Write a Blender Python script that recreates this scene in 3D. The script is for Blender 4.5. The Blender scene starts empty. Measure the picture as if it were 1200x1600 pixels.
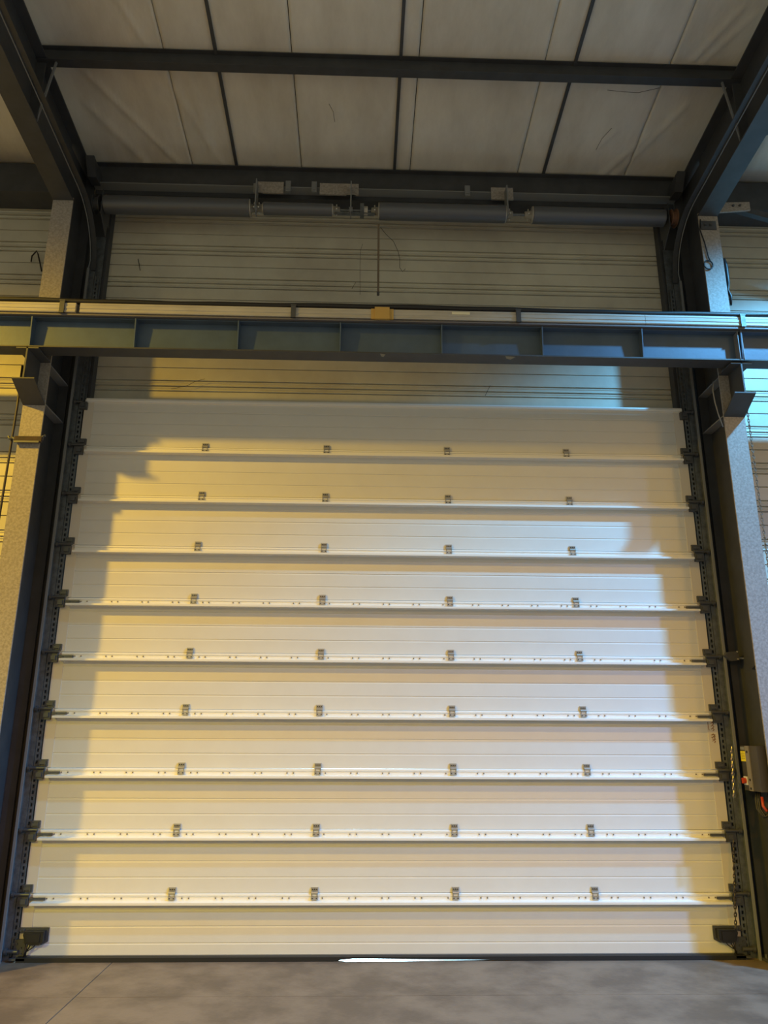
import bpy, bmesh, math, random
from mathutils import Vector, Matrix
random.seed(7)
C = bpy.context.scene.collection
SC = bpy.context.scene

# ------------------------------------------------------------------ camera
cam_d = bpy.data.cameras.new('camera')
cam_d.sensor_fit = 'VERTICAL'; cam_d.sensor_height = 32.0; cam_d.sensor_width = 24.0
cam_d.lens = 24.0; cam_d.clip_start = 0.05; cam_d.clip_end = 200
cam = bpy.data.objects.new('camera', cam_d); C.objects.link(cam)
pitch, yaw, roll = 0.28272, 0.03067, 0.00461
fwd = Vector((math.sin(yaw)*math.cos(pitch), math.cos(yaw)*math.cos(pitch), math.sin(pitch)))
r0 = Vector((math.cos(yaw), -math.sin(yaw), 0)); u0 = r0.cross(fwd)
rr = r0*math.cos(roll) + u0*math.sin(roll); uu = -r0*math.sin(roll) + u0*math.cos(roll)
M = Matrix((rr, uu, -fwd)).transposed().to_4x4(); M.translation = Vector((-0.245, -7.1575, 1.7854))
cam.matrix_world = M
SC.camera = cam

# ------------------------------------------------------------------ world, lamps, exposure
w = bpy.data.worlds.new('hall_ambient'); SC.world = w; w.use_nodes = True
bg = w.node_tree.nodes['Background']; bg.inputs[0].default_value = (1.0, 0.955, 0.70, 1); bg.inputs[1].default_value = 0.385

def spot(name, loc, target, energy, col, size_deg, blend, radius):
    l = bpy.data.lights.new(name, 'SPOT'); l.energy = energy; l.color = col
    l.spot_size = math.radians(size_deg); l.spot_blend = blend; l.shadow_soft_size = radius
    o = bpy.data.objects.new(name, l); C.objects.link(o); o.location = loc
    o.rotation_euler = (Vector(target) - Vector(loc)).to_track_quat('-Z', 'Y').to_euler()
    return o
# high-bay lamps under the roof behind the photographer: cool one near the right frame, sodium one further left
spot('cool_high_bay_lamp', (5.25, -2.35, 7.80), (5.25, -2.35, 0), 2610, (0.14, 0.54, 1.0), 134, 0.45, 0.10)
spot('next_cool_high_bay_lamp', (13.0, -8.6, 8.20), (13.0, -8.6, 0), 6120, (0.15, 0.40, 1.0), 152, 0.3, 0.30)
spot('sodium_high_bay_lamp', (-7.7, -4.45, 7.95), (-5.5, -3.8, 0), 2970, (1.0, 0.59, 0.03), 128, 0.50, 0.16)
spot('right_sodium_lamp', (8.6, -8.6, 8.1), (8.6, -8.6, 0), 560, (1.0, 0.50, 0.05), 153, 0.15, 0.30)
spot('far_sodium_lamp', (1.0, -16.5, 8.2), (1.0, -16.5, 0), 1450, (1.0, 0.40, 0.05), 152, 0.2, 0.30)
spot('far_left_sodium_lamp', (-9.0, -16.5, 8.2), (-9.0, -16.5, 0), 3500, (1.0, 0.82, 0.04), 152, 0.2, 0.30)
sun_d = bpy.data.lights.new('daylight_sun', 'SUN'); sun_d.energy = 6; sun_d.color = (0.50, 0.82, 1.0); sun_d.angle = 0.02
sun = bpy.data.objects.new('daylight_sun', sun_d); C.objects.link(sun)
sun.location = (0, 20, 6); sun.rotation_euler = Vector((0, -1, -0.20)).to_track_quat('-Z', 'Y').to_euler()

SC.view_settings.view_transform = 'Standard'; SC.view_settings.look = 'None'
SC.view_settings.gamma = 1; SC.view_settings.use_curve_mapping = False
SC.view_settings.exposure = 0.0

# ------------------------------------------------------------------ materials
def mat(name, col, rough=0.6, metal=0.0, noise=None, bump=0.0, bscale=60, spec=0.5, stretch=None):
    """noise = (scale, strength, second colour)"""
    m = bpy.data.materials.new(name); m.use_nodes = True
    nt = m.node_tree; b = nt.nodes['Principled BSDF']
    b.inputs['Base Color'].default_value = (*col, 1); b.inputs['Roughness'].default_value = rough
    b.inputs['Metallic'].default_value = metal; b.inputs['Specular IOR Level'].default_value = spec
    tc = nt.nodes.new('ShaderNodeTexCoord'); vec = tc.outputs['Object']
    if stretch:
        mp = nt.nodes.new('ShaderNodeMapping'); mp.inputs['Scale'].default_value = stretch
        nt.links.new(vec, mp.inputs['Vector']); vec = mp.outputs['Vector']
    if noise:
        sc, st, c2 = noise
        n = nt.nodes.new('ShaderNodeTexNoise'); n.inputs['Scale'].default_value = sc
        n.inputs['Detail'].default_value = 6; n.inputs['Roughness'].default_value = 0.65
        nt.links.new(vec, n.inputs['Vector'])
        rp = nt.nodes.new('ShaderNodeValToRGB'); rp.color_ramp.elements[0].position = 0.5 - 0.25/max(st, .01)*0.5
        rp.color_ramp.elements[1].position = 0.5 + 0.25/max(st, .01)*0.5
        rp.color_ramp.elements[0].color = (*c2, 1); rp.color_ramp.elements[1].color = (*col, 1)
        nt.links.new(n.outputs['Fac'], rp.inputs['Fac']); nt.links.new(rp.outputs['Color'], b.inputs['Base Color'])
    if bump:
        n2 = nt.nodes.new('ShaderNodeTexNoise'); n2.inputs['Scale'].default_value = bscale; n2.inputs['Detail'].default_value = 4
        nt.links.new(vec, n2.inputs['Vector'])
        bp = nt.nodes.new('ShaderNodeBump'); bp.inputs['Strength'].default_value = bump; bp.inputs['Distance'].default_value = 0.01
        nt.links.new(n2.outputs['Fac'], bp.inputs['Height']); nt.links.new(bp.outputs['Normal'], b.inputs['Normal'])
    return m

DOOR = mat('door_paint', (0.70, 0.69, 0.655), 0.5, 0, (3, 0.7, (0.67, 0.655, 0.62)), 0.12, 260)
RAIL = mat('rail_paint', (0.80, 0.79, 0.76), 0.42)
STILE = mat('end_stile_paint', (0.66, 0.61, 0.54), 0.5)
CLAD = mat('liner_paint', (0.58, 0.56, 0.46), 0.5, 0, (1.3, 0.8, (0.46, 0.43, 0.35)), 0.06, 30)
ROOF = mat('roof_foil', (0.76, 0.74, 0.67), 0.75, 0, (2.2, 0.6, (0.56, 0.53, 0.46)), 0.6, 9, stretch=(1, .35, 1))
STEEL = mat('dark_grey_steel_paint', (0.058, 0.062, 0.070), 0.55, 0, (5, 0.8, (0.043, 0.046, 0.052)), 0.05, 40)
STEELB = mat('blue_grey_beam_paint', (0.085, 0.128, 0.19), 0.42, 0, (4, 0.8, (0.07, 0.105, 0.155)), 0.05, 40)
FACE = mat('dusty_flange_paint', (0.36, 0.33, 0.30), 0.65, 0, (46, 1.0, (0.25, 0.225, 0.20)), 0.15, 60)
EDGE = mat('steel_edge', (0.20, 0.21, 0.22), 0.5)
GALV = mat('galvanised_steel', (0.17, 0.19, 0.21), 0.42, 0.5, (18, 1.0, (0.11, 0.125, 0.14)))
BRACK = mat('dark_bracket_steel', (0.10, 0.105, 0.115), 0.45, 0.5)
SCREW = mat('dull_screw', (0.22, 0.19, 0.16), 0.5, 0.3)
ZINC = mat('zinc_hinge', (0.42, 0.40, 0.36), 0.35, 0.45)
SPRING = mat('oiled_spring_steel', (0.13, 0.14, 0.16), 0.45, 0.4)
BLACK = mat('black_plastic', (0.012, 0.012, 0.014), 0.45)
RUBBER = mat('black_rubber', (0.010, 0.011, 0.014), 0.6)
CONC = mat('floor_concrete', (0.225, 0.178, 0.138), 0.5, 0, (1.9, 1.3, (0.135, 0.105, 0.082)), 0.15, 40)
JOINT = mat('joint_filler', (0.035, 0.03, 0.028), 0.9)
PAVE = mat('outdoor_paving', (0.6, 0.6, 0.58), 0.8)
TRAYR = mat('conductor_rail_plastic', (0.52, 0.50, 0.45), 0.5, 0, (9, 0.8, (0.40, 0.38, 0.34)), stretch=(.2, 1, 1))
PURP = mat('lower_conductor_grey', (0.16, 0.15, 0.16), 0.5)
YBOX = mat('ochre_splice_cover', (0.55, 0.36, 0.10), 0.5)
STRAPM = mat('weathered_strap', (0.17, 0.13, 0.09), 0.6)
STICK = mat('cream_sticker', (0.80, 0.76, 0.55), 0.5)
SCRAP = mat('dull_film', (0.24, 0.22, 0.16), 0.6)
YEL = mat('yellow_label', (0.85, 0.72, 0.03), 0.5)
RED = mat('red_plastic', (0.50, 0.06, 0.02), 0.4)
WHITE = mat('white_plastic', (0.75, 0.72, 0.66), 0.5)
BOXG = mat('grey_enclosure', (0.055, 0.05, 0.045), 0.5)
STRIPE = mat('light_grey_cover', (0.22, 0.20, 0.175), 0.5)
CHAINM = mat('chain_steel', (0.34, 0.33, 0.31), 0.35, 0.8)
CHAIND = mat('dark_chain_steel', (0.05, 0.04, 0.04), 0.5, 0.3)
RUST = mat('rusty_steel', (0.06, 0.036, 0.028), 0.8, 0, (20, 1, (0.035, 0.027, 0.026)))
PIPE = mat('brown_conduit', (0.05, 0.04, 0.038), 0.5)
WEB = mat('dust_thread', (0.03, 0.025, 0.02), 0.9)
COPPER = mat('copper_drum', (0.25, 0.13, 0.08), 0.5, 0.3)
INK = mat('brown_marker_ink', (0.30, 0.16, 0.07), 0.8)
LABELT = mat('dark_label_print', (0.30, 0.25, 0.03), 0.6)

# ------------------------------------------------------------------ mesh helpers
class MB:
    def __init__(s): s.v = []; s.f = []
    def box(s, x0, x1, y0, y1, z0, z1):
        b = len(s.v)
        s.v += [(x0,y0,z0),(x1,y0,z0),(x1,y1,z0),(x0,y1,z0),(x0,y0,z1),(x1,y0,z1),(x1,y1,z1),(x0,y1,z1)]
        s.f += [tuple(b+i for i in q) for q in ((0,3,2,1),(4,5,6,7),(0,1,5,4),(1,2,6,5),(2,3,7,6),(3,0,4,7))]
        return s
    def hexa(s, p):
        b = len(s.v); s.v += [tuple(q) for q in p]
        s.f += [tuple(b+i for i in q) for q in ((0,3,2,1),(4,5,6,7),(0,1,5,4),(1,2,6,5),(2,3,7,6),(3,0,4,7))]
        return s
    def prism(s, pts, a, b_, axis='x'):
        """closed 2D outline extruded along an axis; pts are the other two coordinates in order"""
        n = len(pts); b = len(s.v)
        for t in (a, b_):
            for (p, q) in pts:
                s.v.append({'x': (t,p,q), 'y': (p,t,q), 'z': (p,q,t)}[axis])
        s.f.append(tuple(b+i for i in range(n))[::-1]); s.f.append(tuple(b+n+i for i in range(n)))
        for i in range(n):
            j = (i+1) % n; s.f.append((b+i, b+j, b+n+j, b+n+i))
        return s
    def tube(s, pts, r, n=8, closed=False):
        pts = [Vector(p) for p in pts]; b = len(s.v); m = len(pts)
        prev = None
        for i, p in enumerate(pts):
            if closed: d = pts[(i+1) % m] - pts[i-1]
            else: d = pts[min(i+1, m-1)] - pts[max(i-1, 0)]
            d.normalize()
            if prev is None:
                a = Vector((0,0,1)) if abs(d.z) < .9 else Vector((1,0,0))
                x = d.cross(a).normalized()
            else:
                x = prev - d*prev.dot(d)
                x = x.normalized() if x.length > 1e-6 else d.orthogonal().normalized()
            prev = x; y = d.cross(x)
            ri = r[i] if isinstance(r, (list, tuple)) else r
            for k in range(n):
                a = 2*math.pi*k/n; s.v.append(tuple(p + x*math.cos(a)*ri + y*math.sin(a)*ri))
        for i in range(m if closed else m-1):
            for k in range(n):
                i2 = (i+1) % m
                s.f.append((b+i*n+k, b+i*n+(k+1)%n, b+i2*n+(k+1)%n, b+i2*n+k))
        if not closed:
            s.f.append(tuple(b+k for k in range(n))[::-1]); s.f.append(tuple(b+(m-1)*n+k for k in range(n)))
        return s
    def lathe_x(s, prof, y, z, n=20):
        """prof: (x, radius) along X around (y, z)"""
        b = len(s.v)
        for (x, r) in prof:
            for k in range(n):
                a = 2*math.pi*k/n; s.v.append((x, y+r*math.cos(a), z+r*math.sin(a)))
        m = len(prof)
        for i in range(m-1):
            for k in range(n):
                s.f.append((b+i*n+k, b+i*n+(k+1)%n, b+(i+1)*n+(k+1)%n, b+(i+1)*n+k))
        s.f.append(tuple(b+k for k in range(n))[::-1]); s.f.append(tuple(b+(m-1)*n+k for k in range(n)))
        return s
    def mirror(s):
        m = MB(); m.v = [(-x,y,z) for x,y,z in s.v]; m.f = [tuple(reversed(f)) for f in s.f]; return m
    def build(s, name, m, parent=None, smooth=False):
        off = Vector(parent['_o']) if parent is not None and '_o' in parent else Vector((0,0,0))
        me = bpy.data.meshes.new(name)
        me.from_pydata([tuple(Vector(v)-off) for v in s.v], [], s.f)
        bm = bmesh.new(); bm.from_mesh(me); bmesh.ops.recalc_face_normals(bm, faces=bm.faces); bm.to_mesh(me); bm.free()
        me.materials.append(m)
        if smooth:
            for p in me.polygons: p.use_smooth = len(p.vertices) < 6
        o = bpy.data.objects.new(name, me); C.objects.link(o)
        if parent is not None: o.parent = parent; o['_o'] = tuple(off)
        return o

def tag(o, label=None, cat=None, group=None, kind=None):
    if label: o['label'] = label
    if cat: o['category'] = cat
    if group: o['group'] = group
    if kind: o['kind'] = kind
    return o
def thing(name, loc, label=None, cat=None, group=None, kind=None):
    o = bpy.data.objects.new(name, None); C.objects.link(o); o.location = loc; o.empty_display_size = 0.1
    o['_o'] = tuple(loc)
    return tag(o, label, cat, group, kind)

# ------------------------------------------------------------------ setting: floor
floor = MB().box(-9, 9, -12, 0.30, -0.12, -0.016).build('floor', JOINT); tag(floor, kind='structure')
g = 0.004
xs = [-9, -5.5, -2.222, 1.05+3.0, 9]; ys = [-12, -5.0, -0.94, 0.30]
for i in range(4):
    for j in range(3):
        q = MB().box(xs[i]+g, xs[i+1]-g, ys[j]+(g*.5), ys[j+1]-(g*.5), -0.016, 0.0).build('concrete_slab', CONC, floor)
pav = MB().box(-9, 9, 0.301, 14, -0.16, -0.03).build('pavement', PAVE); tag(pav, kind='structure')

# ------------------------------------------------------------------ setting: back wall of horizontal liner trays
wall = MB().box(-8, 8, 0.24, 0.30, 4.7, 7.76).build('wall_back', CLAD); tag(wall, kind='structure')
for s in (-1, 1):
    a, b = sorted((s*3.02, s*8)); MB().box(a, b, 0.24, 0.30, -0.016, 4.7).build('wall_sheet', CLAD, wall)
def tray_mesh(x0, x1, zt):
    """one liner tray 0.405 m tall, front face at Y=.17, creases and a rib band at its foot"""
    Y = 0.17; d = 0.006
    p = []
    def crease(z): return [(Y-.004, z+.007), (Y-.004, z+.004), (Y+.016, z+.002), (Y+.016, z-.003), (Y, z-.004)]
    h = 0.4045
    out = [(Y+.05, zt), (Y, zt-.002)]
    out += crease(zt-.137)
    # rib band
    for zc in (zt-.281, zt-.344):
        out += [(Y-.004, zc+.008), (Y-.004, zc+.004), (Y+.018, zc+.003), (Y+.018, zc-.006), (Y+.003, zc-.009), (Y+.001, zc-.020), (Y+.006, zc-.030), (Y+.001, zc-.036)]
    out += [(Y-.006, zt-.392), (Y-.006, zt-.396), (Y+.018, zt-.398), (Y+.018, zt-h), (Y+.05, zt-h)]
    return MB().prism(out, x0, x1, 'x')
z = 6.8 + 0.405*2
while z > 0.1:
    zz = z
    if zz - .405 >= 4.75:
        tray_mesh(-8, 8, zz).build('liner_tray', CLAD, wall)
    else:
        tray_mesh(-8, -3.16, zz).build('liner_tray', CLAD, wall); tray_mesh(3.16, 8, zz).build('liner_tray', CLAD, wall)
    z -= 0.405
# tray across the head of the opening, behind the door top
MB().box(-3.16, 3.16, 0.17, 0.235, 4.62, 4.77).build('head_flashing', CLAD, wall)

# ------------------------------------------------------------------ setting: ceiling
def roofz(Y): return 7.75 + 0.10*max(0, -Y) if Y < 0 else 7.75
SL = 0.10
ceil = MB().hexa([(-9,-12,roofz(-12)+.03),(9,-12,roofz(-12)+.03),(9,.3,7.78),(-9,.3,7.78),
                  (-9,-12,roofz(-12)+.12),(9,-12,roofz(-12)+.12),(9,.3,7.87),(-9,.3,7.87)]).build('ceiling', JOINT)
tag(ceil, kind='structure')
folds = [((-2.95,-1.20),(-2.20,0.02),.020,.012),((-2.20,-1.2),(-1.75,0.02),.020,.008),((-3.05,-.85),(-2.55,0.05),.030,.010),
         ((-2.45,-1.95),(-2.30,-1.5),.018,.010),((-1.95,-1.2),(-1.9,-.2),.03,.006),
         ((2.70,-.65),(2.30,.02),.025,.010),((2.95,-1.0),(2.45,.02),.025,.010),((2.35,-.7),(2.20,-.45),.015,.008),
         ((3.05,-2.0),(2.82,-1.5),.02,.010),((3.2,-1.95),(2.9,-1.45),.02,.008),((2.6,-1.25),(2.2,-1.3),.012,.006),
         ((-.55,-.95),(-.52,-.75),.012,.007),((-1.3,-.9),(-1.2,-.85),.012,.005)]
def dist(px, py, a, b):
    ax, ay = a; bx, by = b; dx, dy = bx-ax, by-ay
    t = max(0, min(1, ((px-ax)*dx+(py-ay)*dy)/(dx*dx+dy*dy)))
    return math.hypot(px-ax-t*dx, py-ay-t*dy)
def rz(x, y):
    zz = 7.75 - SL*y
    zz += .005*math.sin(x*5.3+1.3*math.sin(y*2.1)) * math.sin(y*3.7+x*1.9)
    for a, b, wd, am in folds:
        d = dist(x, y, a, b)
        if d < wd*4: zz -= 1.7*am*math.exp(-(d/wd/1.3)**2)
    return zz
def ceiling_panel(x0, x1):
    m = MB()
    near = -3.4 < x0 < 3.4
    nx = 40 if near else 6
    ysn = [0.29 - .036*i for i in range(70)] + [-3.5, -5, -8, -12] if near else [0.29, -.5, -1.2, -2.2, -4, -8, -12]
    X = [x0 + .004 + (x1-x0-.008)*i/nx for i in range(nx+1)]
    for y in ysn:
        for x in X: m.v.append((x, y, rz(x, y)))
    k = nx+1
    for j in range(len(ysn)-1):
        for i in range(nx): m.f.append((j*k+i, j*k+i+1, (j+1)*k+i+1, (j+1)*k+i))
    # turned-up rim so that each sheet has thickness
    rim = [(0, i) for i in range(k)] + [(j, k-1) for j in range(1, len(ysn))] + [(len(ysn)-1, i) for i in range(k-2, -1, -1)] + [(j, 0) for j in range(len(ysn)-2, 0, -1)]
    b = len(m.v)
    for (j, i) in rim:
        x, y, zz = m.v[j*k+i]; m.v.append((x, y, zz+.025))
    n = len(rim)
    for t in range(n):
        a0 = rim[t][0]*k+rim[t][1]; a1 = rim[(t+1)%n][0]*k+rim[(t+1)%n][1]
        m.f.append((a0, a1, b+(t+1)%n, b+t))
    return m
x = -2.14 - 1.19*5
while x < 8.5:
    ceiling_panel(x, x+1.19).build('ceiling_panel', ROOF, ceil, smooth=True); x += 1.19
for X in (-8.4, -6.7, -5.02, -3.34+.0, -1.657, 0.068, 1.715, 5.1, 6.8):
    if abs(X+3.34) < .1: continue
    m = MB(); wd = .015
    for (ya, yb) in ((.28, -3.2), (-3.2, -12)):
        m.hexa([(X-wd,yb,roofz(yb)-.022),(X+wd,yb,roofz(yb)-.022),(X+wd,ya,7.75-SL*ya-.022),(X-wd,ya,7.75-SL*ya-.022),
                (X-wd,yb,roofz(yb)+.012),(X+wd,yb,roofz(yb)+.012),(X+wd,ya,7.75-SL*ya+.012),(X-wd,ya,7.75-SL*ya+.012)])
    m.build('batten', STEEL, ceil)

# ------------------------------------------------------------------ door jamb closures
for s in (-1, 1):
    m = MB().box(3.02, 3.29, 0.03, 0.24, -0.016, 4.99)
    m.box(3.00, 3.29, 0.06, 0.163, 4.99, 7.33)
    if s < 0: m = m.mirror()
    tag(m.build('trim_1' if s < 0 else 'trim_2', STEEL), kind='structure')

# ------------------------------------------------------------------ sectional door
door = thing('door_1', (0, 0, 0), kind='structure')
HX = (-1.793, -0.598, 0.598, 1.793)
def panel_mesh(z0, z1):
    h = .5; out = []
    f = lambda y, zz: out.append((y, zz))
    f(.04, z0); f(0, z0+.001)
    for k in (1, 2, 3):
        zc = z1 - h*(1-k/4.0)
        if zc < z0+.02: continue
        f(0, zc-.012); f(.0035, zc-.001); f(.0035, zc+.001); f(0, zc+.003)
    f(0, z1-.001); f(.04, z1)
    return MB().prism(out, -3.005, 3.015, 'x')
PM = {}
for k in range(10):
    z0 = 0.5*k if k else 0.035
    z1 = 0.5*(k+1)
    sec = panel_mesh(z0+.001, z1-.001).build('door_section', DOOR, door)
    # end stiles (slightly proud strips at both ends)
    for s in (-1, 1):
        a, b = sorted((s*3.018, s*2.925))
        MB().box(a, b, -0.004, 0.0, z0+.004, z1-.004).build('end_stile', STILE, sec)
    if k < 9:
        prof = [(0, 0), (-.018, -.006), (-.018, -.020), (-.012, -.023), (-.012, -.056), (-.073, -.062), (-.073, -.080), (0, -.083)]
        rail = MB().prism([(y, z1-.001+zz) for y, zz in prof], -2.945, 2.95, 'x').build('reinforcing_rail', RAIL, sec)
        if 9-k >= 4+0:   # paired screws show on the lower rails
            m = MB(); n = 21
            for i in range(n):
                for dx in (-.028, .028):
                    x = -2.80 + i*(5.6/(n-1)) + dx
                    if any(abs(x-hx) < .06 for hx in HX): continue
                    m.box(x-.005, x+.005, -.018, -.012, z1-.043, z1-.032)
                    pass
            o = m.build('rail_screws', SCREW, sec); o['kind'] = 'stuff'
        for hx in HX:
            m = MB()
            m.box(hx-.030, hx+.030, -.010, -.0, z1+.014, z1+.046)       # upper leaf
            m.box(hx-.024, hx-.006, -.0125, -.010, z1+.022, z1+.040).box(hx+.006, hx+.024, -.0125, -.010, z1+.022, z1+.040)
            m.box(hx-.030, hx+.030, -.026, -.012, z1-.050, z1-.026)     # lower leaf
            m.tube([(hx-.028, -.022, z1+.004), (hx+.028, -.022, z1+.004)], .010, 8)
            m.box(hx-.028, hx-.018, -.022, -.002, z1-.024, z1+.014).box(hx+.018, hx+.028, -.022, -.002, z1-.024, z1+.014)
            h_ = m.build('hinge', ZINC, sec)
            b = MB()
            for dx in (-.017, 0, .017):
                b.tube([(hx+dx, -.008, z1+.030), (hx+dx, -.017, z1+.030)], .0052, 6)
            for dx in (-.017, .017): b.tube([(hx+dx, -.022, z1-.038), (hx+dx, -.031, z1-.038)], .0052, 6)
            # bolts are tiny, keep them in the hinge's own look-alike part
            o = b.build('hinge_bolts', BLACK, sec); o['kind'] = 'stuff'
        for s in (-1, 1):
            m = MB()
            m.box(2.955, 3.035, -.022, -.004, z1+.012, z1+.070)
            m.box(2.965, 3.025, -.034, -.022, z1+.028, z1+.052)
            m.box(2.975, 3.055, -.040, -.004, z1-.095, z1-.012)
            m.box(2.985, 3.030, -.055, -.040, z1-.075, z1-.035)
            m.tube([(2.96, -.048, z1-.002), (3.085, -.048, z1-.002)], .014, 10)
            m.tube([(3.083, -.048, z1-.002), (3.106, -.048, z1-.002)], .024, 14)
            for (bx, bz) in ((2.972, .022), (3.018, .022), (2.972, .058), (3.018, .058)):
                m.tube([(bx, -.02, z1+bz), (bx, -.030, z1+bz)], .006, 6)
            if 9-k >= 4:
                m.box(2.84, 2.97, -.024, -.012, z1-.050, z1-.030)
                m.tube([(2.845, -.02, z1-.040), (2.845, -.034, z1-.040)], .009, 8)
                m.tube([(2.93, -.02, z1-.040), (2.93, -.030, z1-.040)], .007, 8)
            if s < 0: m = m.mirror()
            m.build('roller_bracket', BRACK, sec)
# top cap rail of the uppermost section
MB().prism([(0, 4.962), (-.022, 4.968), (-.026, 4.985), (-.020, 5.004), (.03, 5.012), (.04, 4.999)], -3.0, 3.01, 'x').build('top_seal_rail', RAIL, door)
for s in (-1, 1):
    m = MB().box(2.985, 3.055, -.045, -.004, 4.88, 4.955).box(3.00, 3.04, -.06, -.045, 4.90, 4.94)
    m.tube([(3.02, -.05, 4.95), (3.10, -.05, 4.95)], .014, 10).tube([(3.083, -.05, 4.95), (3.106, -.05, 4.95)], .024, 14)
    if s < 0: m = m.mirror()
    m.build('top_roller_bracket', BRACK, door)
# bottom: aluminium holder and rubber seal, lifted a little where daylight comes through
MB().box(-3.0, 3.01, -.03, .035, .022, .037).build('seal_holder', BRACK, door)
m = MB(); X = [-3.0, -2, -1.2, -.44, -.37, -.27, -.10, .15, .45, .75, .95, 1.10, 1.25, 2, 3.01]
ZB = [0, 0, 0, 0, .012, .022, .022, .017, .013, .011, .008, .003, 0, 0, 0]
for (x, zb) in zip(X, ZB):
    m.v += [(x, -.075, zb), (x, -.075, .034), (x, .01, .034), (x, .01, zb)]
for i in range(len(X)-1):
    for k in range(4):
        a = i*4+k; b = i*4+(k+1)%4; m.f.append((a, b, b+4, a+4))
m.f.append((0,1,2,3)); n = len(X)*4; m.f.append((n-4,n-3,n-2,n-1))
m.build('bottom_seal', RUBBER, door)
# corner safety catches with their cables
for s in (-1, 1):
    pl = MB()
    pl.prism([(2.78, .245), (3.03, .245), (3.03, .205), (2.975, .200), (2.94, .13), (2.83, .115), (2.78, .14)], -.014, -.002, 'y')
    pl.box(2.955, 3.045, -.03, -.004, .03, .16).box(2.93, 3.055, -.075, -.004, .012, .030)
    for (bx, bz) in ((3.0, .225), (2.98, .232), (3.02, .212), (2.965, .14), (2.985, .10), (3.02, .13), (3.03, .08), (2.98, .055)):
        pl.tube([(bx, -.012, bz), (bx, -.042, bz)], .007, 6)
    pl.tube([(3.0, -.05, .075), (3.10, -.05, .075)], .016, 10).tube([(3.083, -.05, .075), (3.106, -.05, .075)], .026, 14)
    bx_ = MB()
    bx_.prism([(2.800, .228), (2.955, .228), (2.965, .205), (2.945, .145), (2.90, .125), (2.825, .130), (2.800, .150)], -.075, -.014, 'y')
    bx_.prism([(2.825, .215), (2.935, .215), (2.935, .150), (2.825, .150)], -.083, -.075, 'y')
    cb = MB()
    cb.tube([(2.90, -.045, .135), (2.915, -.05, .10), (2.945, -.045, .06), (2.955, -.03, .025)], .0055, 6)
    cb.tube([(2.86, -.045, .135), (2.88, -.05, .105), (2.93, -.045, .075), (2.95, -.03, .04)], .004, 6)
    cb.tube([(2.925, -.045, .14), (2.93, -.05, .10), (2.935, -.045, .05), (2.93, -.03, .02)], .0045, 6)
    if s < 0: pl, bx_, cb = pl.mirror(), bx_.mirror(), cb.mirror()
    c = pl.build('corner_plate', BRACK, door); bx_.build('catch_housing', BLACK, c); cb.build('catch_cable', BLACK, c)
# brown marker writing, illegible, on the edge of the fourth section from the floor
m = MB()
def stroke(pts, yy=-.0055):
    for (a, b) in zip(pts, pts[1:]):
        ax, az = a; bx, bz = b; dx, dz = bx-ax, bz-az; L = math.hypot(dx, dz) or 1; nx, nz = -dz/L*.003, dx/L*.003
        m.hexa([(ax-nx,yy,az-nz),(bx-nx,yy,bz-nz),(bx-nx,-.0042,bz-nz),(ax-nx,-.0042,az-nz),
                (ax+nx,yy,az+nz),(bx+nx,yy,bz+nz),(bx+nx,-.0042,bz+nz),(ax+nx,-.0042,az+nz)])
x0 = 2.945
stroke([(x0-.012, 1.912), (x0-.012, 1.86), (x0-.006, 1.84)])
for i, zz in enumerate((1.90, 1.875, 1.85, 1.80, 1.775, 1.745)):
    stroke([(x0+.012, zz), (x0+.028, zz+.010), (x0+.040, zz-.004), (x0+.026, zz-.014)])
stroke([(x0+.004, 1.80), (x0+.048, 1.80)]); stroke([(x0+.004, 1.78), (x0+.048, 1.785)]); stroke([(x0+.01, 1.765), (x0+.045, 1.76)])
m.build('marker_writing', INK, door)
m = MB(); stroke([(3.0, 1.47), (2.985, 1.44)]); stroke([(3.0, 1.45), (2.992, 1.42)]); m.build('marker_writing', RUST, door)

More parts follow.
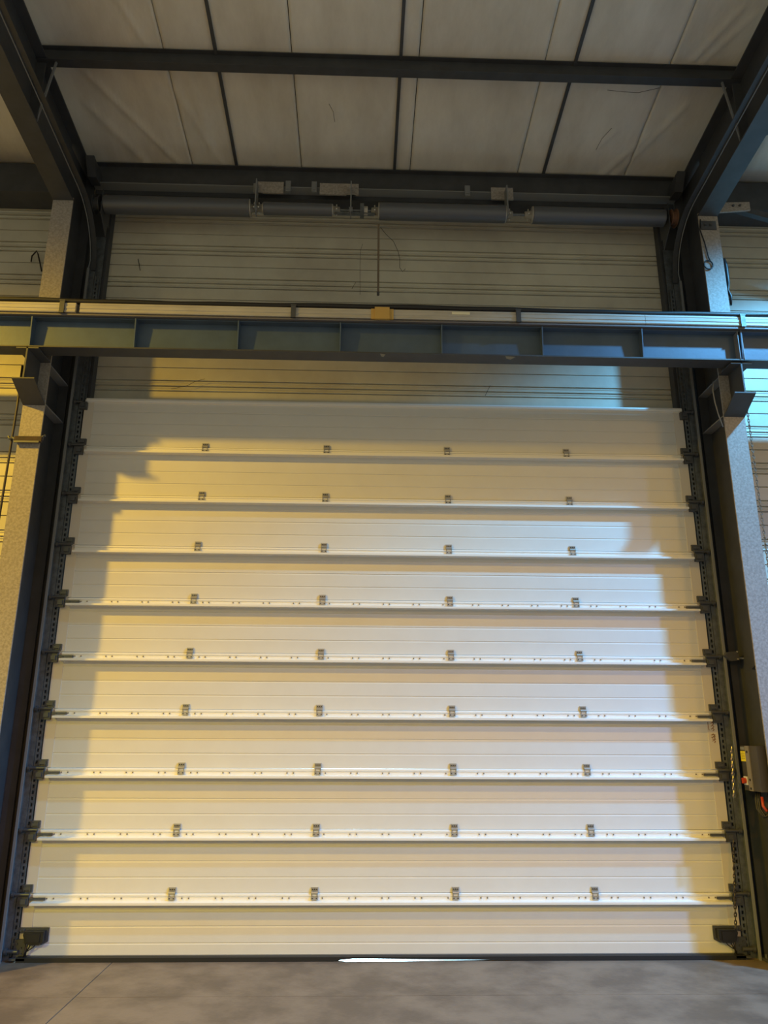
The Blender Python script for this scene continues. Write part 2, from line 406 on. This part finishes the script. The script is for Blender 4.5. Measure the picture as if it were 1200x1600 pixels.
# ------------------------------------------------------------------ guide tracks
def arc_path(x):
    p = []
    R = .60; yc, zc = -.045-R, 6.45
    for i in range(9):
        a = math.pi/2*i/8*.93
        p.append((x, yc+R*math.cos(a), zc+R*math.sin(a)))
    y, zz = p[-1][1], p[-1][2]
    for k in range(1, 5):
        yy = y - k*.9; p.append((x, yy, zz + .09*(y-yy)))
    return p
for s in (-1, 1):
    t = thing('guide_track', (s*3.1, -.02, 0),
              'steel door guide track curving up under the %s frame, %s side of the big door' % (('left', 'left') if s < 0 else ('right', 'right')), 'guide track')
    def bld(m, name, mt, par, sm=False): return (m.mirror() if s < 0 else m).build(name, mt, par, sm)
    # vertical C track: back, outer lip, front lip
    m = MB().box(3.076, 3.130, -.020, -.014, 0, 6.45).box(3.124, 3.130, -.078, -.014, 0, 6.45)
    bld(m, 'vertical_track', GALV, t)
    bld(MB().box(3.112, 3.134, -.090, -.078, 0, 6.45), 'front_lip', EDGE, t)
    # perforated fixing angle beside it
    m = MB(); zz = .06
    xa, xb = 3.030, 3.074
    m.box(xa, xa+.013, -.012, -.006, .03, 6.4).box(xb-.013, xb, -.012, -.006, .03, 6.4)
    while zz < 6.35:
        m.box(xa+.013, xb-.013, -.012, -.006, zz, zz+.022); zz += .05
    m.box(xb-.005, xb, -.006, .020, .03, 6.4)
    bld(m, 'perforated_angle', GALV, t)
    bld(MB().box(3.02, 3.15, .022, .03, 4.99, 6.9), 'backing_plate', GALV, t)
    # curved and horizontal part, two rails
    path = arc_path(3.125)
    m = MB()
    for dx, rr_ in ((0, .0055),):
        m.tube([(q[0]+dx, q[1]-.03 if i == 0 else q[1], q[2]) for i, q in enumerate(path)], rr_, 6)
    bld(m, 'curved_track_edge', EDGE, t, True)
    m = MB(); m.tube([(q[0]-.035, q[1]+.045, q[2]+.035) for q in path[1:]], .0045, 6)
    bld(m, 'curved_track_inner_edge', EDGE, t, True)
    m = MB()
    pp = [(3.095, q[1]+.02, q[2]+.018) for q in path]
    for a, b in zip(pp, pp[1:]):
        m.hexa([(a[0]-.025,a[1],a[2]-.004),(a[0]+.025,a[1],a[2]-.004),(b[0]+.025,b[1],b[2]-.004),(b[0]-.025,b[1],b[2]-.004),
                (a[0]-.025,a[1],a[2]+.004),(a[0]+.025,a[1],a[2]+.004),(b[0]+.025,b[1],b[2]+.004),(b[0]-.025,b[1],b[2]+.004)])
    bld(m, 'curved_track', STEEL, t)

# ------------------------------------------------------------------ portal frames (column + rafter)
def portal(s):
    side = 'left' if s < 0 else 'right'
    t = thing('portal_frame', (s*3.29, -.26, 0),
              'dark steel I-section column and rafter at the %s of the door, dusty %s front flange' % (side, 'ochre-lit' if s < 0 else 'blue-lit'), 'steel frame')
    def bld(m, name, mt, par=t, lab=None):
        o = (m.mirror() if s < 0 else m).build(name, mt, par)
        if lab: o['label'] = lab
        return o
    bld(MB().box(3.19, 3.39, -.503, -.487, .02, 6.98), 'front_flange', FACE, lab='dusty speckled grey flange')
    bld(MB().box(3.19, 3.39, -.034, -.018, .02, 7.60), 'back_flange', STEEL)
    bld(MB().box(3.284, 3.296, -.487, -.034, .02, 7.60), 'web', STEEL)
    bld(MB().box(3.14, 3.44, -.56, .04, 0, .02), 'base_plate', STEEL)
    b = MB()
    for (bx, by) in ((3.17, -.44), (3.17, -.10), (3.41, -.44), (3.41, -.1), (3.17, -.53)): b.tube([(bx, by, .02), (bx, by, .05)], .014, 6)
    bld(b, 'anchor_bolts', BRACK)['kind'] = 'stuff'
    for zz in (5.12, 4.72):
        bld(MB().box(3.195, 3.284, -.487, -.034, zz, zz+.012).box(3.296, 3.385, -.487, -.034, zz, zz+.012), 'web_stiffener', EDGE if zz < 6 else STEEL)
    # corbel carrying the crane beam
    ct = -.79 if s < 0 else -.755
    bld(MB().prism([(-.503, 4.72), (ct, 4.850), (ct, 5.150), (-.503, 5.150)], 3.283, 3.297, 'x'), 'corbel_web', STEEL)
    bld(MB().prism([(-.503, 4.705), (ct, 4.838), (ct, 4.850), (-.503, 4.718)], 3.19, 3.39, 'x'), 'corbel_flange', STEEL)
    bld(MB().box(3.19, 3.39, ct, -.503, 5.138, 5.15), 'corbel_seat', STEEL)
    # rafter: bottom flange, web, top flange rising towards the photographer
    def pr(y0, z0, y1, z1, th, xa, xb, name, mt):
        bld(MB().prism([(y0, z0), (y1, z1), (y1, z1+th), (y0, z0+th)], xa, xb, 'x'), name, mt)
    pr(-.49, 6.945, -9.0, 6.945+.09*8.5, .016, 3.19, 3.39, 'rafter_bottom_flange', STEEL)
    pr(-.03, 7.60, -9.0, 7.60+.10*8.97, .016, 3.19, 3.39, 'rafter_top_flange', STEEL)
    bld(MB().prism([(-.4871, 6.95), (-9, 6.95+.09*8.5), (-9, 7.60+.897), (-.4871, 7.646)], 3.284, 3.296, 'x'), 'rafter_web', STEEL)
    bld(MB().prism([(-.10, 7.45), (-.24, 7.45), (-.36, 7.62), (-.10, 7.60)], 3.10, 3.19, 'x'), 'knee_lug', STEEL)
    bld(MB().box(3.195, 3.284, -1.44, -1.425, 7.05, 7.70), 'rafter_stiffener', STEEL)
    # diagonal fly brace from the purlin to the bottom flange
    bld(MB().hexa([(3.10,-1.43,7.74),(3.115,-1.43,7.74),(3.115,-1.41,7.74),(3.10,-1.41,7.74),
                   (3.20,-1.43,7.06),(3.215,-1.43,7.06),(3.215,-1.41,7.06),(3.20,-1.41,7.06)]), 'fly_brace', EDGE)
    return t
portal(-1); PR = portal(1)

# ------------------------------------------------------------------ purlin and eaves beam
t = thing('roof_purlin', (0, -1.41, 7.75), 'dark steel purlin crossing under the ceiling between both rafters', 'purlin')
zt = 7.75+.10*1.40-.008
MB().box(-8, 8, -1.416, -1.410, zt-.150, zt-.006).build('web', STEEL, t)
MB().box(-8, 8, -1.460, -1.366, zt-.006, zt).build('top_flange', STEEL, t)
MB().box(-8, 8, -1.460, -1.366, zt-.156, zt-.150).build('bottom_flange', STEEL, t)
t = thing('eaves_beam', (0, -.06, 7.45), 'dark steel eaves beam along the top of the wall above the spring shaft', 'beam')
MB().box(-3.18, 3.18, -.075, -.065, 7.48, 7.735).build('web', STEEL, t)
MB().box(-3.18, 3.18, -.130, -.010, 7.725, 7.735).build('top_flange', STEEL, t)
MB().box(-3.18, 3.18, -.130, -.010, 7.470, 7.480).build('bottom_flange', EDGE, t)
MB().box(-3.18, 3.18, -.010, .165, 7.42, 7.50).build('closing_channel', STEEL, t)
for s in (-1, 1):
    a, b = sorted((s*3.40, s*8))
    t2 = thing('eaves_beam', (s*5, -.06, 7.45), 'dark eaves beam beyond the %s column at ceiling height' % ('left' if s < 0 else 'right'), 'beam')
    MB().box(a, b, -.075, -.065, 7.35, 7.735).build('web', STEEL, t2)
    MB().box(a, b, -.130, .16, 7.335, 7.345).build('bottom_flange', STEEL, t2)

# ------------------------------------------------------------------ torsion spring shaft
sh = thing('spring_shaft', (0, -.2, 7.14), 'horizontal torsion spring shaft with four long dark coil springs above the door', 'spring shaft')
YS, ZS = -.2, 7.14
MB().lathe_x([(-3.08, .014), (3.12, .014)], YS, ZS, 12).build('shaft', GALV, sh)
def spring(x0, x1, r0_, r1_):
    prof = []; n = int((x1-x0)/.013); 
    for i in range(n+1):
        f = i/n; r_ = r0_ + (r1_-r0_)*f
        prof.append((x0+(x1-x0)*f, r_)); 
        if i < n: prof.append((x0+(x1-x0)*(f+.5/n), r_-.004))
    return MB().lathe_x(prof, YS, ZS, 20)
for a, b, ra, rb, lab in ((-2.985, -1.47, .098, .096, None), (-1.32, -.60, .070, .066, 'shorter and thinner spring'), (-.095, 1.245, .094, .094, None), (1.545, 2.965, .094, .092, None)):
    o = spring(a, b, ra, rb).build('torsion_spring', SPRING, sh, True)
    if lab: o['label'] = lab
def cone(x, d, r=.085):
    m = MB(); xs_ = sorted([(x, r), (x+d*.012, r), (x+d*.014, .045), (x+d*.085, .035), (x+d*.087, .012)])
    m.lathe_x(xs_, YS, ZS, 16)
    for k in range(4):
        a = k*math.pi/2+.4
        m.tube([(x+d*.05, YS+math.cos(a)*.034, ZS+math.sin(a)*.034), (x+d*.05, YS+math.cos(a)*.060, ZS+math.sin(a)*.060)], .008, 6)
    m.build('winding_cone', ZINC, sh, True)
cone(-1.47, 1, .09); cone(-1.32, -1, .06); cone(-.60, 1, .062); cone(-.095, -1, .088); cone(1.245, 1, .09); cone(1.545, -1, .088)
for x, wd, dz in ((-1.405, .05, 0), (-.40, .05, 0), (1.27, .05, 0)):
    m = MB().box(x-.006, x+.006, -.27, -.13, ZS-.05, 7.46).tube([(x-.02, YS, ZS), (x+.02, YS, ZS)], .038, 14)
    m.box(x-.05, x+.05, -.145, -.131, 7.38, 7.50)
    m.build('bearing_bracket', EDGE, sh)
MB().box(-.565, -.14, -.225, -.175, ZS-.045, ZS-.037).box(-.30, -.26, -.26, -.14, ZS-.05, ZS+.05).build('coupling_bar', GALV, sh)
MB().lathe_x([(-.27, .048), (-.22, .048)], YS, ZS, 14).build('shaft_coupling', ZINC, sh)
for s, mt, lab in ((-1, BRACK, None), (1, COPPER, 'copper-brown cable drum')):
    m = MB().lathe_x([(3.03, .095), (3.038, .095), (3.040, .07), (3.085, .07), (3.087, .10), (3.095, .10)], YS, ZS, 24)
    if s < 0: m = m.mirror()
    o = m.build('cable_drum', mt, sh, False)
    if lab: o['label'] = lab
    m = MB().box(2.992, 3.000, -.27, -.02, ZS-.16, ZS+.14).tube([(2.975, YS, ZS), (3.02, YS, ZS)], .035, 12).prism([(-.24, ZS-.16), (-.06, ZS-.16), (-.06, ZS-.30)], 2.992, 3.0, 'x')
    if s < 0: m = m.mirror()
    m.build('end_bearing_plate', BRACK, sh)
# fixing plates under the eaves beam
for i, (x0, x1, za, zb) in enumerate(((-1.42, -1.13, 7.38, 7.47), (-.74, -.32, 7.38, 7.47), (1.12, 1.36, 7.37, 7.47))):
    MB().box(x0, x1, -.150, -.131, za, zb+.05).build('fixing_plate', FACE, sh)
for x in (-1.08, -.80+.0, .86):
    MB().box(x-.028, x+.028, -.16, -.131, 7.40, 7.53).box(x-.016, x+.016, -.168, -.16, 7.42, 7.51).build('packer', EDGE, sh)

# strap hanging from the shaft with two loose wires
t = thing('hanging_strap', (-.10, -.13, 6.16), 'thin steel strap hanging from the spring shaft in front of the liner', 'strap')
MB().box(-.112, -.090, -.135, -.130, 6.20, 7.03).build('strap', STRAPM, t)
MB().tube([(-.101, -.14, 6.20), (-.101, -.14, 6.165)], .014, 8).build('eye_bolt', BRACK, t)
t = MB().tube([(-.08, -.12, 7.00), (-.02, -.10, 6.93), (.06, -.08, 6.86), (.11, -.05, 6.76), (.13, -.03, 6.68), (.13, -.02, 6.58), (.16, -.02, 6.53), (.19, -.03, 6.56)], .0028, 5).build('loose_wire', BLACK)
tag(t, 'thin curved black wire hooked at its end, right of the hanging strap', 'wire')
t = MB().tube([(-.27, -.02, 6.86), (-.29, 0, 6.80), (-.295, .02, 6.6), (-.29, .155, 6.35)], .0018, 5).build('loose_wire', BLACK)
tag(t, 'faint straight dark wire left of the hanging strap', 'wire')
for x in (.005, .055):
    pass
t = MB().tube([(.012, .170, 6.175), (.012, .160, 6.175)], .011, 8).tube([(.068, .170, 6.175), (.068, .160, 6.175)], .011, 8).build('rivet_holes', BLACK, wall)

# ------------------------------------------------------------------ crane runway beam
cb = thing('crane_beam', (0, -.69, 5.165), 'dark blue-grey crane runway beam on two corbels across the door', 'beam')
ZB0, ZT0 = 5.165, 5.475
def beam_seg(xa, xb):
    MB().box(xa, xb, -.697, -.689, ZB0+.012, ZT0-.012).build('web', STEELB, cb)
    MB().box(xa, xb, -.770, -.600, ZB0, ZB0+.012).build('bottom_flange', STEEL, cb)  # darker than the web: shade of the unlit underside put into the colour
    MB().box(xa, xb, -.770, -.600, ZT0-.012, ZT0).build('top_flange', STEELB, cb)
beam_seg(-8, -3.302); beam_seg(-3.30, 3.30); beam_seg(3.302, 8)
for i in range(-6, 6):
    xx = (i+.5)*.9425 + .01
    if abs(i) > 8: continue
    MB().prism([(-.697, ZB0+.012), (-.768, ZB0+.012), (-.790, ZT0-.012), (-.697, ZT0-.012)], xx-.005, xx+.005, 'x').build('stiffener', STEELB, cb)
m = MB().box(-8, 8, -.600, -.505, ZT0-.010, ZT0)
for xa, xb, xc, xd in ((-8, -3.40, -8, -3.30), (-3.18, 3.18, -3.28, 3.28), (3.40, 8, 3.30, 8)):
    m.box(xa, xb, -.505, -.485, ZT0-.010, ZT0).box(xc, xd, -.485, -.425, ZT0-.010, ZT0)
m.build('surge_plate', STEEL, cb)
MB().box(-8, 8, -.715, -.665, ZT0, ZT0+.045).build('crane_rail', STEEL, cb)
for dx in (-.022, .016):
    MB().box(3.30+dx, 3.306+dx, -.776, -.660, ZB0+.012, ZT0-.012).build('joint_plate', EDGE, cb)
# light scraps of torn film on the lower flange
for (x, wd) in ((1.07, .06), (-.09, .03)):
    m = MB().prism([(x, -.765), (x+wd*1.6, -.755), (x+wd, -.700), (x+wd*.3, -.72)], ZB0-.004, ZB0, 'z')
    o = tag(m.build('film_scrap', SCRAP), 'small torn scrap of pale film stuck under the crane beam, %s' % ('right of its middle' if wd > .05 else 'near its middle'), 'scrap')

# conductor rail in front of the top flange
cr = thing('conductor_rail', (0, -.80, 5.49), 'long pale grooved conductor rail along the top of the crane beam', 'conductor rail')
yb = -.775
prof = [(yb, 5.505), (yb-.030, 5.505), (yb-.034, 5.513), (yb-.030, 5.530), (yb-.030, 5.534), (yb-.030, 5.540), (yb-.034, 5.543), (yb-.034, 5.566), (yb-.029, 5.569), (yb-.029, 5.577),
        (yb-.032, 5.583), (yb-.030, 5.600), (yb-.020, 5.607), (yb, 5.607)]
for xa, xb in ((-8, -2.90), (-2.86, 2.40), (2.403, 8)):
    MB().prism(prof, xa, xb, 'x').build('rail_profile', TRAYR, cr)
MB().box(-8, 8, -.800, -.770, 5.478, 5.492).build('lower_bar', PURP, cr)
MB().box(-8, 8, -.775, -.765, 5.47, 5.60).build('backing_angle', STEEL, cr)
for i, x in enumerate((-3.02, -.90, 1.20, 3.33)):
    m = MB().box(x-.022, x+.022, -.822, -.790, 5.492, 5.612).box(x-.026, x+.026, -.824, -.72, 5.612, 5.624).box(x-.03, x+.05, -.79, -.74, 5.624, 5.652)
    o = m.build('rail_clamp', BRACK if i < 3 else GALV, cr)
MB().box(-.145, -.008, -.828, -.790, 5.490, 5.612).box(-.18, .03, -.815, -.790, 5.496, 5.600).build('splice_cover', YBOX, cr)
MB().box(.575, .745, -.8115, -.8085, 5.560, 5.586).build('blank_sticker', STICK, cr)
# black cable lying along the top, sagging between clamps
pts = []
for i in range(161):
    x = -8 + i*.1; pts.append((x, -.775, 5.637 + .006*math.sin(x*1.48+1.3) + .003*math.sin(x*7.1)))
o = MB().tube(pts, .026, 7).build('feed_cable', BLACK, cr, True)

# ------------------------------------------------------------------ right column fittings
# control box on the column web
t = thing('control_box', (3.22, -.3, 1.30), 'small dark grey control box with yellow label on the right column', 'control box'); CBOX = t
MB().box(3.13, 3.28, -.45, -.16, 1.34, 1.71).build('enclosure', BOXG, t)
MB().box(3.121, 3.13, -.32, -.255, 1.34, 1.71).build('cover_strip', STRIPE, t)
MB().box(3.124, 3.13, -.25, -.165, 1.58, 1.665).build('warning_label', YEL, t)
m = MB()
for k in range(4): m.box(3.1225, 3.1245, -.238, -.178, 1.60+k*.014, 1.604+k*.014)
m.prism([(-.225, 1.655), (-.19, 1.655), (-.2075, 1.66)], 3.1225, 3.1245, 'x')
m.build('label_print', LABELT, t)
MB().box(3.124, 3.13, -.245, -.17, 1.675, 1.70).build('name_strip', EDGE, t)
MB().box(3.121, 3.13, -.235, -.175, 1.385, 1.455).build('switch_plate', WHITE, t)
m = MB(); m.tube([(3.122, -.205, 1.42), (3.098, -.205, 1.42)], .024, 16); m.box(3.09, 3.10, -.212, -.198, 1.398, 1.442); m.build('rotary_switch', RED, t)
m = MB()
for zz in (1.66, 1.43, 1.36): m.tube([(3.122, -.29, zz), (3.116, -.29, zz)], .010, 8)
m.build('cover_screws', BLACK, t)['kind'] = 'stuff'
for k, (dy, r_) in enumerate(((-.34, .05), (-.31, .07), (-.28, .04))):
    pts = [(3.17, dy, 1.34), (3.15, dy-.005, 1.27), (3.14, dy-.03, 1.20), (3.15, dy-.08, 1.16-r_*.3), (3.18, dy-.12, 1.17), (3.20, dy-.13, 1.24), (3.21, dy-.12, 1.34)]
    MB().tube(pts, .009, 7).build('cable', BLACK, CBOX, True)
o = MB().tube([(3.15, -.40, 1.30), (3.14, -.42, 1.23), (3.16, -.44, 1.19)], .012, 7).build('red_cable', RED, CBOX, True)
t = thing('hanging_tag', (3.16, -.50, 1.02), 'small red and yellow tag hanging at the right column edge below the cables', 'tag')
MB().box(3.135, 3.19, -.512, -.508, 1.08, 1.15).build('red_upper', RED, t); MB().box(3.135, 3.19, -.512, -.508, .99, 1.08).build('yellow_lower', YEL, t)
MB().box(3.16, 3.166, -.511, -.505, 1.15, 1.19).build('string', BLACK, t)
m = MB().tube([(3.24, -.468, 1.38), (3.24, -.468, 1.74), (3.245, -.460, 1.78), (3.268, -.45, 1.79)], .010, 8)
tag(m.build('conduit', BLACK, None, True), 'short black conduit rising beside the control box', 'conduit')
# clamp from column to guide track
t = thing('track_bracket', (3.17, -.10, 2.50), 'dark block bracket tying the right guide track to the column', 'bracket')
MB().prism([(3.105, 2.50), (3.125, 2.53), (3.20, 2.54), (3.235, 2.52), (3.235, 2.46), (3.16, 2.45)], -.13, -.09, 'y').build('bracket_body', BRACK, t)
MB().box(3.20, 3.284, -.12, -.10, 2.47, 2.485).build('arm', EDGE, t)
m = MB().tube([(3.22, -.13, 2.535), (3.22, -.14, 2.535)], .008, 6).tube([(3.22, -.13, 2.468), (3.22, -.14, 2.468)], .008, 6); m.build('bracket_bolts', ZINC, t)['kind'] = 'stuff'
t = MB().tube([(3.275, -.27, 2.37), (3.25, -.37, 2.385), (3.20, -.485, 2.41)], .006, 6).build('thin_cable', BLACK, None)
tag(t, 'thin black cable crossing the inside of the right column below the bracket', 'cable')
# drooping thin cable at the corbel, cable ring and dark hose on the column
o = MB().tube([(3.12, -.52, 5.06), (3.10, -.53, 4.97), (3.105, -.53, 4.85), (3.13, -.52, 4.72), (3.165, -.51, 4.60)], .006, 6).build('thin_cable', EDGE, None, True)
tag(o, 'thin grey cable drooping beside the right corbel', 'cable')
pts = [(3.225 + .045*math.cos(a), -.515, 6.36 + .050*math.sin(a)) for a in [2*math.pi*k/20 for k in range(20)]]
o = MB().tube(pts, .007, 6, True).build('cable_ring', BLACK, None, True); tag(o, 'dark ring of cable hanging on the right column below the rafter knee', 'cable')
o = MB().tube([(3.205, -.51, 6.90), (3.185, -.51, 6.78), (3.215, -.515, 6.62), (3.235, -.515, 6.45), (3.25, -.515, 6.40)], .006, 6).build('thin_cable', BLACK, None, True)
tag(o, 'thin black cable running down to the cable ring on the right column', 'cable')
o = MB().tube([(3.425, -.44, 6.48), (3.435, -.44, 6.40), (3.44, -.44, 6.2), (3.43, -.44, 6.12), (3.45, -.44, 6.05), (3.44, -.44, 5.95)], [.02, .03, .022, .012, .016, .012], 8).build('hose', BLACK, None, True)
tag(o, 'bulky black hose behind the right edge of the right column', 'hose')
def chain(name, p0, p1, link, wire, mt):
    p0, p1 = Vector(p0), Vector(p1); L = (p1-p0).length; n = int(L/(link*.72)); m = MB()
    d = (p1-p0).normalized()
    for i in range(n):
        c = p0 + d*(i+.5)*L/n
        sx = Vector((1,0,0)) if i % 2 else Vector((0,1,0))
        sx = (sx + Vector((0,1,0))*.4).normalized() if i % 2 else (sx + Vector((1,0,0))*.4).normalized()
        pts = []
        for k in range(8):
            a = 2*math.pi*k/8
            pts.append(c + sx*math.cos(a)*link*.32 + d*math.sin(a)*link*.5)
        m.tube(pts, wire, 4, True)
    return m.build(name, mt)
o = chain('hand_chain', (3.425, -.50, 4.90), (3.418, -.50, 1.85), .042, .0045, CHAINM); tag(o, 'long light steel chain hanging down the outer edge of the right column', 'chain')
o = chain('hand_chain', (2.995, -.115, .93), (2.930, -.115, .245), .040, .0055, CHAIND); tag(o, 'dark steel chain hanging over the right end of the lower door sections', 'chain')
o = chain('hand_chain', (3.075, -.115, 1.70), (3.045, -.115, 1.27), .040, .005, CHAINM); tag(o, 'short bright chain hanging beside the right guide track above the control box height', 'chain')
# plate with two bolts and horizontal brace by the knee
t = thing('wall_brace', (3.6, -.3, 7.0), 'steel angle brace with bolted plate running right from the right rafter knee', 'brace')
m = MB().hexa([(3.36,-.52,6.98),(3.74,-.52,7.02),(3.74,-.50,7.02),(3.36,-.50,6.98),(3.36,-.52,7.10),(3.74,-.52,7.12),(3.74,-.50,7.12),(3.36,-.50,7.10)]); m.build('gusset', FACE, t)
MB().hexa([(3.60,-.50,7.04),(5.2,-.50,6.55),(5.2,-.44,6.55),(3.60,-.44,7.04),(3.60,-.50,7.11),(5.2,-.50,6.62),(5.2,-.44,6.62),(3.60,-.44,7.11)]).build('angle', STEEL, t)
m = MB()
for (bx, bz) in ((3.56, 7.065), (3.63, 7.07), (3.245, 6.83), (3.30, 6.83)): m.tube([(bx, -.50, bz), (bx, -.535, bz)], .013, 6)
m.box(3.20, 3.36, -.515, -.503, 6.78, 6.88)
m.build('gusset_bolts', BRACK, t)['kind'] = 'stuff'
t = MB().hexa([(3.50,-.95,7.44),(5.5,-2.2,8.0),(5.5,-2.14,8.0),(3.50,-.89,7.44),(3.50,-.95,7.50),(5.5,-2.2,8.06),(5.5,-2.14,8.06),(3.50,-.89,7.50)]).build('roof_brace', STEEL)
tag(t, 'diagonal steel roof brace leaving the frame at the upper right corner', 'brace')

# ------------------------------------------------------------------ left column fittings
t = MB().tube([(-3.462, -.47, 5.12), (-3.455, -.47, 4.70), (-3.460, -.47, 4.30), (-3.47, -.47, 3.5), (-3.47, -.47, 1.0), (-3.47, -.47, .02)], .011, 8).build('conduit', PIPE, None, True)
tag(t, 'slim brown conduit rising along the left column beside the liner', 'conduit')
t = thing('beam_clamp', (-3.29, -.52, 4.36), 'rusty flat clamp strapped around the left column below the corbel', 'clamp')
MB().box(-3.41, -3.165, -.535, -.503, 4.335, 4.385).build('front_bar', RUST, t)
MB().box(-3.405, -3.18, -.548, -.535, 4.320, 4.337).build('lower_bar', BRACK, t)
MB().tube([(-3.41, -.51, 4.36), (-3.44, -.50, 4.38), (-3.47, -.49, 4.375), (-3.49, -.48, 4.40)], .012, 8).build('pipe_hook', BRACK, t)
MB().tube([(-3.17, -.50, 4.355), (-3.17, -.50, 4.40), (-3.15, -.49, 4.41)], .011, 8).build('end_hook', BRACK, t)
# stray threads and wires on the liner and roof, seen as dark curls
def curl(pts, r, lab, cat='thread', nm='dust_thread'):
    o = MB().tube(pts, r, 5).build(nm, WEB, None, True); tag(o, lab, cat)
curl([(-3.83, .14, 6.657), (-3.825, .13, 6.72), (-3.778, .12, 6.778), (-3.759, .12, 6.738), (-3.724, .12, 6.628), (-3.699, .13, 6.535)], .008, 'dark bent hook of wire on the liner left of the left column', 'wire', 'bent_wire')
curl([(-2.22, .155, 5.20), (-2.05, .13, 5.23), (-1.98, .12, 5.27), (-1.88, .13, 5.31)], .0022, 'dark curly dust thread on the liner just above the door at left')
curl([(1.03, .155, 5.19), (1.06, .13, 5.25), (1.08, .12, 5.29)], .0022, 'short dark dust thread on the liner above the door, right of middle')
curl([(2.10, -1.18, 7.84), (2.25, -1.19, 7.815), (2.40, -1.19, 7.81), (2.60, -1.22, 7.845)], .0022, 'dark thread sagging under the purlin at the right end')
curl([(-.62, -.93, 7.82), (-.58, -.85, 7.80), (-.57, -.72, 7.80)], .0022, 'small dark thread on the ceiling left of the middle batten')
curl([(2.28, -.74, 7.80), (2.22, -.6, 7.79), (2.20, -.46, 7.775)], .0022, 'dark curved thread on the ceiling right of the right batten')
curl([(-.38, .155, 6.42), (-.36, .14, 6.45), (-.34, .14, 6.49)], .0022, 'tiny dark thread on the liner left of the strap foot')
curl([(-2.70, .155, 6.73), (-2.68, .14, 6.66), (-2.66, .14, 6.58)], .004, 'dark thread on the liner near the left guide track')

for o in bpy.data.objects:
    if '_o' in o: del o['_o']
